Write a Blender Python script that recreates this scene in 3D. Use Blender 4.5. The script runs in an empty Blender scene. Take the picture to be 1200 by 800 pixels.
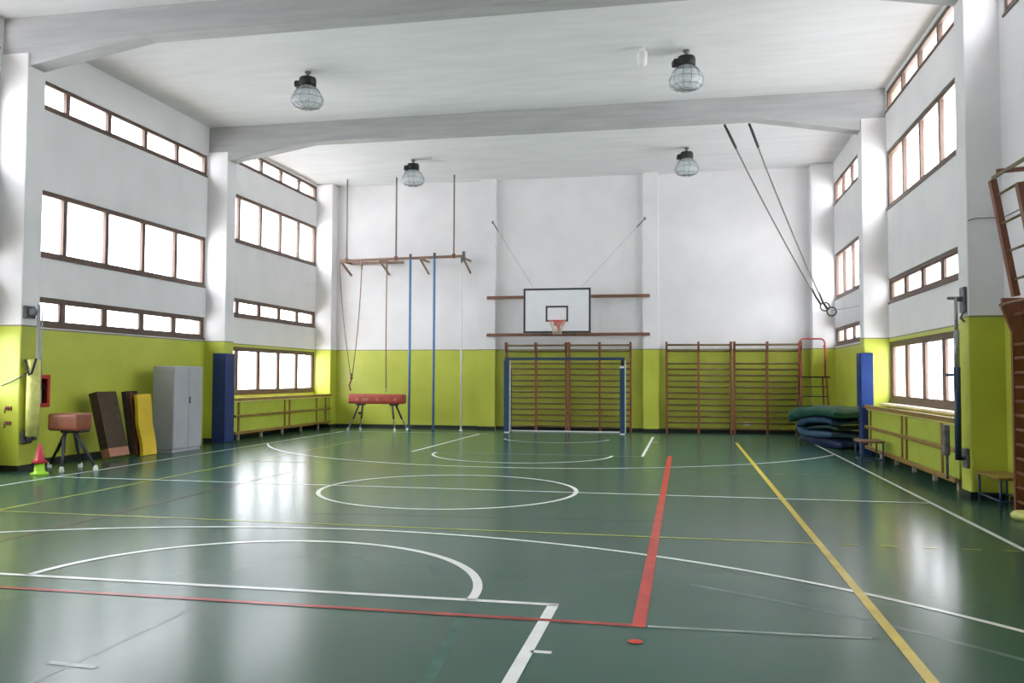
import bpy, bmesh, math, random
from mathutils import Vector, Matrix
random.seed(7)
C = bpy.context.scene.collection
PI = math.pi

# ------------------------------------------------------------------ materials
def mat(name, col, rough=.5, metal=0., noise=0., nscale=6., bump=0., bscale=40., spec=.5, stretch=(1, 1, 1), coat=0.):
    m = bpy.data.materials.new(name); m.use_nodes = True
    nt = m.node_tree; b = nt.nodes['Principled BSDF']
    b.inputs['Base Color'].default_value = (*col, 1); b.inputs['Roughness'].default_value = rough
    b.inputs['Metallic'].default_value = metal; b.inputs['Specular IOR Level'].default_value = spec
    b.inputs['Coat Weight'].default_value = coat
    if noise or bump:
        tc = nt.nodes.new('ShaderNodeTexCoord'); mp = nt.nodes.new('ShaderNodeMapping')
        mp.inputs['Scale'].default_value = stretch
        nt.links.new(tc.outputs['Object'], mp.inputs['Vector'])
    if noise:
        n = nt.nodes.new('ShaderNodeTexNoise'); n.inputs['Scale'].default_value = nscale; n.inputs['Detail'].default_value = 5
        nt.links.new(mp.outputs['Vector'], n.inputs['Vector'])
        r = nt.nodes.new('ShaderNodeValToRGB')
        r.color_ramp.elements[0].position = .3; r.color_ramp.elements[1].position = .7
        r.color_ramp.elements[0].color = (*[c*(1-noise) for c in col], 1)
        r.color_ramp.elements[1].color = (*[min(1, c*(1+noise)) for c in col], 1)
        nt.links.new(n.outputs['Fac'], r.inputs['Fac']); nt.links.new(r.outputs['Color'], b.inputs['Base Color'])
    if bump:
        n2 = nt.nodes.new('ShaderNodeTexNoise'); n2.inputs['Scale'].default_value = bscale; n2.inputs['Detail'].default_value = 4
        nt.links.new(mp.outputs['Vector'], n2.inputs['Vector'])
        bp = nt.nodes.new('ShaderNodeBump'); bp.inputs['Strength'].default_value = bump; bp.inputs['Distance'].default_value = .02
        nt.links.new(n2.outputs['Fac'], bp.inputs['Height']); nt.links.new(bp.outputs['Normal'], b.inputs['Normal'])
    return m

ZG = 2.355
def wall_mat():
    m = bpy.data.materials.new('two_tone_wall_paint'); m.use_nodes = True
    nt = m.node_tree; N = nt.nodes; L = nt.links; b = N['Principled BSDF']
    geo = N.new('ShaderNodeNewGeometry'); sp = N.new('ShaderNodeSeparateXYZ'); L.new(geo.outputs['Position'], sp.inputs[0])
    def step(th):
        g = N.new('ShaderNodeMath'); g.operation = 'GREATER_THAN'; g.inputs[1].default_value = th
        L.new(sp.outputs['Z'], g.inputs[0]); return g
    n = N.new('ShaderNodeTexNoise'); n.inputs['Scale'].default_value = 1.3; n.inputs['Detail'].default_value = 6
    L.new(geo.outputs['Position'], n.inputs['Vector'])
    def ramp(c0, c1):
        r = N.new('ShaderNodeValToRGB'); r.color_ramp.elements[0].position = .3; r.color_ramp.elements[1].position = .7
        r.color_ramp.elements[0].color = (*c0, 1); r.color_ramp.elements[1].color = (*c1, 1)
        L.new(n.outputs['Fac'], r.inputs['Fac']); return r
    g = ramp(GREEN0, GREEN1); w = ramp((.745, .73, .745), (.81, .795, .81))
    mx = N.new('ShaderNodeMix'); mx.data_type = 'RGBA'; L.new(step(ZG).outputs[0], mx.inputs['Factor'])
    L.new(g.outputs['Color'], mx.inputs['A']); L.new(w.outputs['Color'], mx.inputs['B'])
    # thin dark dividing stripe between the two paints
    s1 = step(ZG - .012); s2 = step(ZG + .012); d = N.new('ShaderNodeMath'); d.operation = 'SUBTRACT'
    L.new(s1.outputs[0], d.inputs[0]); L.new(s2.outputs[0], d.inputs[1])
    mx2 = N.new('ShaderNodeMix'); mx2.data_type = 'RGBA'; L.new(d.outputs[0], mx2.inputs['Factor'])
    L.new(mx.outputs['Result'], mx2.inputs['A']); mx2.inputs['B'].default_value = (.22, .22, .12, 1)
    L.new(mx2.outputs['Result'], b.inputs['Base Color'])
    ro = N.new('ShaderNodeMix'); ro.data_type = 'FLOAT'; L.new(step(ZG).outputs[0], ro.inputs['Factor'])
    ro.inputs['A'].default_value = .38; ro.inputs['B'].default_value = .6
    L.new(ro.outputs['Result'], b.inputs['Roughness'])
    n2 = N.new('ShaderNodeTexNoise'); n2.inputs['Scale'].default_value = 30; L.new(geo.outputs['Position'], n2.inputs['Vector'])
    bp = N.new('ShaderNodeBump'); bp.inputs['Strength'].default_value = .12; bp.inputs['Distance'].default_value = .01
    L.new(n2.outputs['Fac'], bp.inputs['Height']); L.new(bp.outputs['Normal'], b.inputs['Normal'])
    return m

def floor_mat():
    m = bpy.data.materials.new('green_sports_floor'); m.use_nodes = True
    nt = m.node_tree; N = nt.nodes; L = nt.links; b = N['Principled BSDF']
    geo = N.new('ShaderNodeNewGeometry')
    n = N.new('ShaderNodeTexNoise'); n.inputs['Scale'].default_value = .35; n.inputs['Detail'].default_value = 1; n.inputs['Roughness'].default_value = .4
    L.new(geo.outputs['Position'], n.inputs['Vector'])
    r = N.new('ShaderNodeValToRGB'); r.color_ramp.elements[0].position = .35; r.color_ramp.elements[1].position = .68
    r.color_ramp.elements[0].color = (.043, .106, .076, 1); r.color_ramp.elements[1].color = (.054, .126, .093, 1)
    L.new(n.outputs['Fac'], r.inputs['Fac'])
    # fine scuffs
    mp = N.new('ShaderNodeMapping'); mp.inputs['Scale'].default_value = (2.5, 1.0, 1)
    L.new(geo.outputs['Position'], mp.inputs['Vector'])
    n3 = N.new('ShaderNodeTexNoise'); n3.inputs['Scale'].default_value = 1.2; n3.inputs['Detail'].default_value = 2
    L.new(mp.outputs['Vector'], n3.inputs['Vector'])
    r3 = N.new('ShaderNodeValToRGB'); r3.color_ramp.elements[0].position = .62; r3.color_ramp.elements[1].position = .8
    r3.color_ramp.elements[0].color = (0, 0, 0, 1); r3.color_ramp.elements[1].color = (.12, .12, .12, 1)
    L.new(n3.outputs['Fac'], r3.inputs['Fac'])
    mx = N.new('ShaderNodeMix'); mx.data_type = 'RGBA'; mx.inputs['Factor'].default_value = 0.0
    L.new(r.outputs['Color'], mx.inputs['A']); mx.inputs['B'].default_value = (.10, .16, .13, 1)
    L.new(mx.outputs['Result'], b.inputs['Base Color'])
    rr = N.new('ShaderNodeMapRange'); rr.inputs['To Min'].default_value = FLOOR_R0; rr.inputs['To Max'].default_value = FLOOR_R1
    L.new(n3.outputs['Fac'], rr.inputs['Value']); L.new(rr.outputs['Result'], b.inputs['Roughness'])
    b.inputs['Specular IOR Level'].default_value = .11
    return m

GREEN0 = (.45, .50, .058); GREEN1 = (.53, .58, .075)
FLOOR_R0, FLOOR_R1 = .19, .23
SKY = 12.5
M = {}
M['wall'] = wall_mat()
M['floor'] = floor_mat()
M['ceiling'] = mat('ceiling_paint', (.69, .69, .705), .8, noise=.05, nscale=.9, bump=.15, bscale=6, stretch=(1, 5, 1))
M['beam'] = mat('grey_beam_paint', (.42, .42, .425), .8, noise=.10, nscale=1.6, bump=.2, bscale=10, stretch=(.5, 3, 6))
M['base'] = mat('black_baseboard', (.012, .013, .011), .5, noise=.3, nscale=3)
M['white_line'] = mat('white_court_paint', (.84, .86, .84), .25, spec=.11, noise=.06, nscale=5)
M['faint_line'] = mat('worn_white_court_paint', (.30, .38, .33), .25, spec=.11, noise=.2, nscale=5)
M['faint2'] = mat('worn_bluish_court_paint', (.10, .165, .145), .25, spec=.11, noise=.3, nscale=5)
M['yellow_line'] = mat('yellow_court_paint', (.62, .47, .075), .25, spec=.11, noise=.1, nscale=5)
M['yellow_worn'] = mat('worn_yellow_court_paint', (.36, .36, .10), .25, spec=.11, noise=.2, nscale=5)
M['red_faint'] = mat('faded_red_court_paint', (.115, .075, .062), .25, spec=.11, noise=.3, nscale=3)
M['red_line'] = mat('red_court_paint', (.55, .055, .045), .25, spec=.11, noise=.1, nscale=5)
M['red_worn'] = mat('worn_red_court_paint', (.34, .055, .045), .25, spec=.11, noise=.2, nscale=5)
M['green_line'] = mat('bright_green_worn_paint', (.038, .118, .085), .25, spec=.11, noise=.3, nscale=3)
M['frame'] = mat('brown_window_wood', (.115, .068, .050), .5, noise=.2, nscale=5, stretch=(8, 1, 1))
M['jamb'] = mat('lit_jamb_wood', (.42, .30, .20), .5, noise=.15, nscale=5)  # daylight on the brown jambs put into a paler tan base colour
M['sill'] = mat('cream_sill', (.55, .50, .36), .5, noise=.1, nscale=4)
M['wood'] = mat('reddish_varnished_wood', (.21, .095, .06), .4, noise=.25, nscale=4, stretch=(1, 8, 8))
M['wood_red'] = mat('red_stained_wood', (.21, .070, .035), .45, noise=.25, nscale=4, stretch=(8, 8, 1))
M['rung'] = mat('dark_rung_wood', (.15, .10, .03), .4, noise=.25, nscale=5)
M['rail'] = mat('tan_rail_wood', (.27, .16, .04), .4, noise=.2, nscale=4)
M['panel'] = mat('green_panel_paint', (.42, .50, .06), .45, noise=.08, nscale=2)
M['ledge'] = mat('pale_ledge_wood', (.72, .64, .25), .35, noise=.1, nscale=3)
M['blue'] = mat('blue_vinyl', (.010, .028, .155), .4, noise=.2, nscale=3, bump=.2, bscale=8)
M['blue_pad'] = mat('bright_blue_vinyl', (.006, .030, .15), .5, noise=.2, nscale=3, spec=.25)
M['blue_paint'] = mat('blue_paint', (.022, .050, .105), .35, noise=.1, nscale=6)
M['lightblue'] = mat('light_blue_paint', (.10, .22, .46), .4, noise=.1, nscale=6)
M['black'] = mat('black_plastic', (.008, .008, .008), .5, noise=.2, nscale=9)
M['dark'] = mat('dark_metal', (.045, .05, .055), .45, metal=.3, noise=.15, nscale=9)
M['steel'] = mat('grey_metal', (.38, .39, .40), .35, metal=.6, noise=.1, nscale=9)
M['galv'] = mat('dull_galvanised_metal', (.16, .16, .18), .5, metal=.4, noise=.3, nscale=12)
M['cabinet'] = mat('grey_cabinet_enamel', (.40, .41, .45), .35, noise=.04, nscale=3)
M['white'] = mat('white_enamel', (.78, .78, .78), .3, noise=.03, nscale=5)
M['board'] = mat('white_backboard', (.80, .80, .83), .3, noise=.02, nscale=4)
M['orange'] = mat('orange_rim_paint', (.72, .075, .07), .35, noise=.1, nscale=8)
M['net'] = mat('cream_net_cord', (.62, .55, .42), .8, noise=.1, nscale=9)
M['leather'] = mat('red_brown_leather', (.27, .080, .040), .42, noise=.2, nscale=5, bump=.3, bscale=30)
M['red_leather'] = mat('red_leather', (.36, .055, .035), .42, noise=.2, nscale=5, bump=.3, bscale=30)
M['brown_carpet'] = mat('brown_carpet', (.070, .046, .028), .9, noise=.25, nscale=9, bump=.5, bscale=120)
M['salmon'] = mat('salmon_wood', (.38, .16, .10), .5, noise=.15, nscale=5)
M['black_brown'] = mat('dark_brown_board', (.03, .018, .015), .6, noise=.3, nscale=6)
M['yellow_foam'] = mat('yellow_vinyl', (.66, .47, .025), .45, noise=.1, nscale=3, bump=.3, bscale=10)
M['cream_pad'] = mat('pale_yellow_padding', (.66, .66, .20), .55, noise=.2, nscale=7, bump=.4, bscale=14)
M['lime'] = mat('lime_plastic', (.44, .85, .04), .4, noise=.06, nscale=4)
M['pink'] = mat('pinkish_red_plastic', (.60, .045, .085), .4, noise=.08, nscale=4)
M['red'] = mat('red_enamel', (.42, .022, .02), .35, noise=.1, nscale=5)
M['redtube'] = mat('red_tube_paint', (.40, .05, .05), .35, noise=.15, nscale=5)
M['rig'] = mat('brown_beam_wood', (.24, .145, .10), .5, noise=.2, nscale=5)
M['rope'] = mat('tan_rope', (.30, .17, .11), .8, noise=.25, nscale=40, bump=.4, bscale=80)
M['ropegrey'] = mat('grey_rope', (.27, .24, .22), .8, noise=.25, nscale=40, bump=.4, bscale=80)
M['mat_green'] = mat('dark_green_vinyl', (.010, .085, .062), .42, noise=.3, nscale=3, bump=.5, bscale=5)
M['mat_blue'] = mat('blue_grey_vinyl', (.028, .075, .14), .42, noise=.3, nscale=3, bump=.5, bscale=5)
M['mat_navy'] = mat('navy_vinyl', (.010, .022, .075), .42, noise=.3, nscale=3, bump=.5, bscale=5)
M['mat_teal'] = mat('teal_vinyl', (.012, .050, .045), .42, noise=.3, nscale=3, bump=.5, bscale=5)
M['cable'] = mat('grey_cable', (.25, .25, .27), .6, noise=.1, nscale=8)

def pane_mat():          # lightly frosted window glass: daylight passes, a little is scattered
    m = bpy.data.materials.new('frosted_window_glass'); m.use_nodes = True
    nt = m.node_tree; N = nt.nodes; b = N['Principled BSDF']; out = N['Material Output']
    b.inputs['Base Color'].default_value = (.85, .87, .9, 1); b.inputs['Roughness'].default_value = .2
    t = N.new('ShaderNodeBsdfTransparent'); t.inputs['Color'].default_value = (.97, .98, 1, 1)
    n = N.new('ShaderNodeTexNoise'); n.inputs['Scale'].default_value = 2.
    mr = N.new('ShaderNodeMapRange'); mr.inputs['To Min'].default_value = .06; mr.inputs['To Max'].default_value = .14
    mx = N.new('ShaderNodeMixShader'); nt.links.new(n.outputs['Fac'], mr.inputs['Value']); nt.links.new(mr.outputs['Result'], mx.inputs[0])
    nt.links.new(t.outputs[0], mx.inputs[1]); nt.links.new(b.outputs[0], mx.inputs[2]); nt.links.new(mx.outputs[0], out.inputs['Surface'])
    return m
M['pane'] = pane_mat()
def glass_mat():
    m = bpy.data.materials.new('smoky_lamp_glass'); m.use_nodes = True
    nt = m.node_tree; N = nt.nodes; out = N['Material Output']; b = N['Principled BSDF']
    b.inputs['Base Color'].default_value = (.80, .84, .85, 1); b.inputs['Roughness'].default_value = .12
    t = N.new('ShaderNodeBsdfTransparent'); t.inputs['Color'].default_value = (.85, .88, .9, 1)
    mx = N.new('ShaderNodeMixShader'); n = N.new('ShaderNodeTexNoise'); n.inputs['Scale'].default_value = 9
    mr = N.new('ShaderNodeMapRange'); mr.inputs['To Min'].default_value = .25; mr.inputs['To Max'].default_value = .6
    nt.links.new(n.outputs['Fac'], mr.inputs['Value']); nt.links.new(mr.outputs['Result'], mx.inputs[0])
    nt.links.new(t.outputs[0], mx.inputs[1]); nt.links.new(b.outputs[0], mx.inputs[2]); nt.links.new(mx.outputs[0], out.inputs['Surface'])
    return m
M['glass'] = glass_mat()

# ------------------------------------------------------------------ mesh helpers
def BM(): return bmesh.new()
def quad(bm, *p):
    return bm.faces.new([bm.verts.new(q) for q in p])
def box(bm, lo, hi, bev=0., seg=1, rot=None, piv=None):
    x0, y0, z0 = lo; x1, y1, z1 = hi
    if x1 < x0: x0, x1 = x1, x0
    if y1 < y0: y0, y1 = y1, y0
    if z1 < z0: z0, z1 = z1, z0
    v = [bm.verts.new(p) for p in ((x0,y0,z0),(x1,y0,z0),(x1,y1,z0),(x0,y1,z0),(x0,y0,z1),(x1,y0,z1),(x1,y1,z1),(x0,y1,z1))]
    f = [bm.faces.new([v[i] for i in q]) for q in ((0,3,2,1),(4,5,6,7),(0,1,5,4),(1,2,6,5),(2,3,7,6),(3,0,4,7))]
    vs = v
    if bev:
        ed = list({e for g in f for e in g.edges})
        r = bmesh.ops.bevel(bm, geom=ed, offset=bev, segments=seg, profile=.6, affect='EDGES')
        vs = list({w for g in r['faces'] for w in g.verts} | {w for g in f if g.is_valid for w in g.verts})
    if rot is not None:
        bmesh.ops.transform(bm, matrix=Matrix.Translation(piv) @ rot.to_4x4() @ Matrix.Translation(-Vector(piv)), verts=vs)
    return vs
def frame_of(d):
    d = d.normalized(); a = Vector((0, 0, 1)) if abs(d.z) < .9 else Vector((1, 0, 0))
    u = d.cross(a).normalized(); return u, d.cross(u).normalized()
def tube(bm, pts, r, n=8, cap=True, radii=None):
    pts = [Vector(p) for p in pts]; rings = []
    for i, p in enumerate(pts):
        if i == 0: d = pts[1]-p
        elif i == len(pts)-1: d = p-pts[i-1]
        else: d = (pts[i+1]-p).normalized() + (p-pts[i-1]).normalized()
        if i == 0: u, w = frame_of(d)
        else:
            d = d.normalized(); u = (u - d*u.dot(d)).normalized(); w = d.cross(u)
        rr = radii[i] if radii else r
        rings.append([bm.verts.new(p + (u*math.cos(2*PI*k/n) + w*math.sin(2*PI*k/n))*rr) for k in range(n)])
    for a, b in zip(rings, rings[1:]):
        for k in range(n):
            f = bm.faces.new((a[k], a[(k+1) % n], b[(k+1) % n], b[k])); f.smooth = True
    if cap:
        bm.faces.new(rings[0][::-1]); bm.faces.new(rings[-1])
def bar(bm, p0, p1, w, h, up=(0, 0, 1)):      # rectangular bar from p0 to p1
    p0 = Vector(p0); p1 = Vector(p1); d = (p1-p0).normalized(); up = Vector(up)
    s = d.cross(up)
    if s.length < 1e-4: s = d.cross(Vector((0, 1, 0)))
    s.normalize(); t = s.cross(d).normalized()
    v = [bm.verts.new(p + s*a*w/2 + t*b*h/2) for p in (p0, p1) for a, b in ((-1,-1),(1,-1),(1,1),(-1,1))]
    for q in ((0,1,2,3),(7,6,5,4),(0,4,5,1),(1,5,6,2),(2,6,7,3),(3,7,4,0)): bm.faces.new([v[i] for i in q])
def lathe(bm, prof, c=(0, 0, 0), n=24, smooth=True, sq=0):
    rings = []
    for r, z in prof:
        rings.append([bm.verts.new((c[0]+r*math.cos(2*PI*k/n), c[1]+r*math.sin(2*PI*k/n), c[2]+z)) for k in range(n)])
    for a, b in zip(rings, rings[1:]):
        for k in range(n):
            f = bm.faces.new((a[k], a[(k+1) % n], b[(k+1) % n], b[k])); f.smooth = smooth
    if prof[0][0] > 1e-4: bm.faces.new(rings[0][::-1])
    if prof[-1][0] > 1e-4: bm.faces.new(rings[-1])
def prism(bm, poly, ax, a, b):                # poly in the two other axes, extruded along ax
    def P(u, v, t): return {0: (t, u, v), 1: (u, t, v), 2: (u, v, t)}[ax]
    A = [bm.verts.new(P(u, v, a)) for u, v in poly]; B = [bm.verts.new(P(u, v, b)) for u, v in poly]
    bm.faces.new(A[::-1]); bm.faces.new(B); n = len(poly)
    for k in range(n): bm.faces.new((A[k], A[(k+1) % n], B[(k+1) % n], B[k]))
def torus(bm, c, R, r, axis=(0, 0, 1), n=24, m=6):
    u, w = frame_of(Vector(axis)); c = Vector(c)
    tubep = [c + (u*math.cos(2*PI*k/n) + w*math.sin(2*PI*k/n))*R for k in range(n)]
    ax = Vector(axis).normalized(); rings = []
    for k in range(n):
        o = (tubep[k]-c).normalized()
        rings.append([bm.verts.new(tubep[k] + (o*math.cos(2*PI*j/m) + ax*math.sin(2*PI*j/m))*r) for j in range(m)])
    for k in range(n):
        a, b = rings[k], rings[(k+1) % n]
        for j in range(m):
            f = bm.faces.new((a[j], a[(j+1) % m], b[(j+1) % m], b[j])); f.smooth = True

def off_of(o):
    v = Vector((0, 0, 0))
    while o is not None: v += Vector(o.location); o = o.parent
    return v
def obj(name, bm, m, parent=None, world=True, base=None):
    """link bm as one mesh; coordinates are in the world unless world=False (then local to the parent)"""
    bmesh.ops.recalc_face_normals(bm, faces=bm.faces)
    me = bpy.data.meshes.new(name); o = bpy.data.objects.new(name, me)
    if parent is not None:
        o.parent = parent
        if world: bmesh.ops.translate(bm, vec=-off_of(parent), verts=bm.verts)
    elif base is not None:
        o.location = base; bmesh.ops.translate(bm, vec=-Vector(base), verts=bm.verts)
    bm.to_mesh(me); bm.free(); me.materials.append(m); C.objects.link(o); return o
def tag(o, label, cat, group=None):
    o['label'] = label; o['category'] = cat
    if group: o['group'] = group
    return o
def thing(name, label, cat, loc=(0, 0, 0), group=None, rz=0):
    o = bpy.data.objects.new(name, None); C.objects.link(o); o.location = loc; o.rotation_euler = (0, 0, rz)
    o.empty_display_size = .1
    return tag(o, label, cat, group)
def struct(name, bm, m, parent=None, base=None):
    o = obj(name, bm, m, parent, base=base)
    if parent is None: o['kind'] = 'structure'
    return o
def dup(root, loc, label, group=None, rz=None):
    r = root.copy(); C.objects.link(r); r.location = loc; r['label'] = label
    if rz is not None: r.rotation_euler = (0, 0, rz)
    if group: r['group'] = group
    for ch in list(root.children):
        c = ch.copy(); C.objects.link(c); c.parent = r
        for g in list(ch.children):
            d = g.copy(); C.objects.link(d); d.parent = c
    return r

# ------------------------------------------------------------------ room shell
XL, XR, YB, YF, ZC = -10.98, 4.06, 24.85, -6.9, 7.43
XPL, XPR = -10.47, 3.63
Y0, Y1, Y2, Y3 = 5.7, 12.0, 18.28, 24.42
T = .3
bm = BM(); box(bm, (XL-T, YF-T, -.2), (XR+T, YB+T, 0)); floor = struct('floor', bm, M['floor'])
bm = BM(); box(bm, (XL-T, YF-T, ZC), (XR+T, YB+T, ZC+.25)); struct('ceiling', bm, M['ceiling'])
bm = BM(); box(bm, (XL-T, YB, 0), (XR+T, YB+T, ZC)); struct('wall_back', bm, M['wall'])
bm = BM(); box(bm, (XL-T, YF-T, 0), (XR+T, YF, ZC)); struct('wall_front', bm, M['wall'])

WIN_L = [  # y0, y1, z0, z1 on the left wall
 (12.45, 18.24, 6.25, 6.74), (12.45, 18.24, 3.64, 4.80), (12.45, 18.24, 2.42, 2.92),
 (18.68, 24.40, 6.93, 7.36), (18.68, 24.40, 4.93, 6.13), (18.68, 24.40, 3.05, 3.51), (18.68, 24.40, 1.10, 2.29),
 (6.15, 11.95, 6.93, 7.36), (6.15, 11.95, 4.93, 6.13), (6.15, 11.95, 3.05, 3.51), (6.15, 11.95, 1.10, 2.29),
 (-.15, 5.65, 6.25, 6.74), (-.15, 5.65, 3.64, 4.80), (-.15, 5.65, 2.42, 2.92)]
WIN_R = [
 (12.45, 18.27, 6.93, 7.35), (12.45, 18.27, 4.95, 6.12), (12.45, 18.27, 3.06, 3.54), (12.45, 18.27, 1.10, 2.28),
 (18.70, 24.40, 6.26, 6.84), (18.70, 24.40, 3.68, 4.90), (18.70, 24.40, 2.44, 2.90),
 (6.15, 11.83, 6.21, 7.30),
 (-.15, 5.65, 6.93, 7.36), (-.15, 5.65, 4.93, 6.13), (-.15, 5.65, 3.05, 3.51)]
def pierced_wall(x, xo, holes):
    ys = sorted({YF-T, YB+T} | {h[0] for h in holes} | {h[1] for h in holes})
    zs = sorted({0, ZC} | {h[2] for h in holes} | {h[3] for h in holes})
    bm = BM()
    vc = {}
    def V(a, b, c):
        k = (round(a, 4), round(b, 4), round(c, 4))
        if k not in vc: vc[k] = bm.verts.new(k)
        return vc[k]
    def inside(y, z): return any(h[0] < y < h[1] and h[2] < z < h[3] for h in holes)
    for y0, y1 in zip(ys, ys[1:]):
        for z0, z1 in zip(zs, zs[1:]):
            if inside((y0+y1)/2, (z0+z1)/2):
                for (a, b), (c, d), yy, zz in (((y0, z0), (y1, z0), (y0+y1)/2, z0-.001), ((y0, z1), (y1, z1), (y0+y1)/2, z1+.001),
                                         ((y0, z0), (y0, z1), y0-.001, (z0+z1)/2), ((y1, z0), (y1, z1), y1+.001, (z0+z1)/2)):
                    if not inside(yy, zz): bm.faces.new((V(x, a, b), V(x, c, d), V(xo, c, d), V(xo, a, b)))
                continue
            for X in (x, xo): bm.faces.new((V(X, y0, z0), V(X, y1, z0), V(X, y1, z1), V(X, y0, z1)))
    for z in (0, ZC):
        for y0, y1 in zip(ys, ys[1:]): bm.faces.new((V(x, y0, z), V(x, y1, z), V(xo, y1, z), V(xo, y0, z)))
    for y in (YF-T, YB+T):
        for z0, z1 in zip(zs, zs[1:]): bm.faces.new((V(x, y, z0), V(x, y, z1), V(xo, y, z1), V(xo, y, z0)))
    return bm
struct('wall_left', pierced_wall(XL, XL-T, WIN_L), M['wall'])
struct('wall_right', pierced_wall(XR, XR+T, WIN_R), M['wall'])

wn = 0
def window(side, h):
    global wn; wn += 1
    y0, y1, z0, z1 = h; s = -1 if side == 'L' else 1; x = XL if side == 'L' else XR
    xa, xb = x + s*.02, x + s*.10          # frame depth range, set just inside the reveal
    e = bpy.data.objects.new('window_%d' % wn, None); C.objects.link(e); e.location = (x, (y0+y1)/2, z0); e['kind'] = 'structure'
    fw = .085 if z1-z0 > .8 else .07
    bm = BM()
    box(bm, (xa, y0, z0), (xb, y1, z0+fw)); box(bm, (xa, y0, z1-fw), (xb, y1, z1))
    box(bm, (xa, y0, z0+fw), (xb, y0+fw, z1-fw)); box(bm, (xa, y1-fw, z0+fw), (xb, y1, z1-fw))
    obj('window_frame', bm, M['frame'], e)
    bm = BM(); xc = x + s*.285
    box(bm, (xb, y0, z0), (xc, y1, z0+.02)); box(bm, (xb, y0, z1-.02), (xc, y1, z1)); box(bm, (xb, y0, z0+.02), (xc, y0+.02, z1-.02)); box(bm, (xb, y1-.02, z0+.02), (xc, y1, z1-.02))
    obj('jamb_lining', bm, M['jamb'], e)
    n = 5
    for k in range(1, n):
        y = y0 + (y1-y0)*k/n + (.0 if side == 'L' else -.0)
        bm = BM(); box(bm, (xa+s*.005, y-.048, z0+fw), (xb-s*.005, y+.048, z1-fw)); obj('mullion', bm, M['frame'], e)
    if z1-z0 < .6 and z0 < 5 or z0 < 1.5:     # opening lights carry a slim inner sash
        bm = BM()
        for k in range(n):
            a = y0 + (y1-y0)*k/n + .05; b = y0 + (y1-y0)*(k+1)/n - .05
            a = max(a, y0+fw+.002); b = min(b, y1-fw-.002)
            xs0, xs1 = xa+s*.02, xb-s*.015
            for lo, hi in (((a, z0+fw), (b, z0+fw+.025)), ((a, z1-fw-.025), (b, z1-fw)), ((a, z0+fw+.025), (a+.025, z1-fw-.025)), ((b-.025, z0+fw+.025), (b, z1-fw-.025))):
                box(bm, (xs0, lo[0], lo[1]), (xs1, hi[0], hi[1]))
        obj('sash', bm, M['frame'], e)
    bm = BM(); box(bm, (xb-s*.035, y0+.02, z0+.02), (xb-s*.028, y1-.02, z1-.02)); obj('pane', bm, M['pane'], e)
    bm = BM(); box(bm, (x - s*.02, y0-.03, z0-.03), (xa+s*.03, y1+.0, z0+.004)); obj('window_sill', bm, M['frame'], e)
for h in WIN_L: window('L', h)
for h in WIN_R: window('R', h)

def pillar(x0, x1, y0, y1, z1, bev=.02):
    bm = BM(); box(bm, (x0, y0, 0), (x1, y1, z1), bev, 2); struct('pillar', bm, M['wall'])
PW = .40
for y in (Y0-6.3, Y0, Y1, Y2):
    pillar(XL-.02, XPL, y, y+PW, 6.83)
    pillar(XPR if y != Y2 else 3.58, XR+.02, y, y+PW, 6.83 if y != Y1 else 6.83)
pillar(XL-.02, XPL, Y3, YB+.02, ZC)
pillar(3.47, XR+.02, Y3, YB+.02, ZC)
for xa, xb in ((-5.91, -5.42), (-1.10, -.66)):      # shallow pilasters on the back wall
    bm = BM(); box(bm, (xa, YB-.20, 0), (xb, YB+.02, ZC)); struct('pilaster', bm, M['wall'])
def beam(y):
    prof = [(XL-.02, ZC+.02), (XL-.02, 6.55), (XPL-.0, 6.62), (-8.40, 6.97), (1.45, 6.97), (3.58, 6.60), (XR+.02, 6.52), (XR+.02, ZC+.02)]
    bm = BM(); prism(bm, prof, 1, y+.03, y+.36); struct('beam', bm, M['beam'])
for y in (Y0-6.3, Y0, Y1, Y2): beam(y)

def base(name, segs):
    bm = BM()
    for lo, hi in segs: box(bm, lo, hi)
    struct(name, bm, M['base'])
bh, bt = .10, .015
base('baseboard_back', [((XPL, YB-bt, 0), (-5.91, YB, bh)), ((-5.42, YB-bt, 0), (-1.10, YB, bh)), ((-.66, YB-bt, 0), (3.47, YB, bh)),
     ((-5.925, YB-.2-bt, 0), (-5.405, YB-.2, bh)), ((-1.115, YB-.2-bt, 0), (-.645, YB-.2, bh))])
sl = []; sr = []
for y in (Y0-6.3, Y0, Y1, Y2, Y3):
    sl += [((XL, y-bt, 0), (XPL+bt, y, bh)), ((XPL, y, 0), (XPL+bt, min(y+PW, YB), bh))]
    xr = {Y2: 3.58, Y3: 3.47}.get(y, XPR)
    sr += [((xr-bt, y-bt, 0), (XR, y, bh)), ((xr-bt, y, 0), (xr, min(y+PW, YB), bh))]
    if y < Y3:
        sl.append(((XL, y+PW, 0), (XL+bt, y+6.2, bh))); sr.append(((XR-bt, y+PW, 0), (XR, y+6.2, bh)))
base('baseboard_left', sl); base('baseboard_right', sr)

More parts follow.
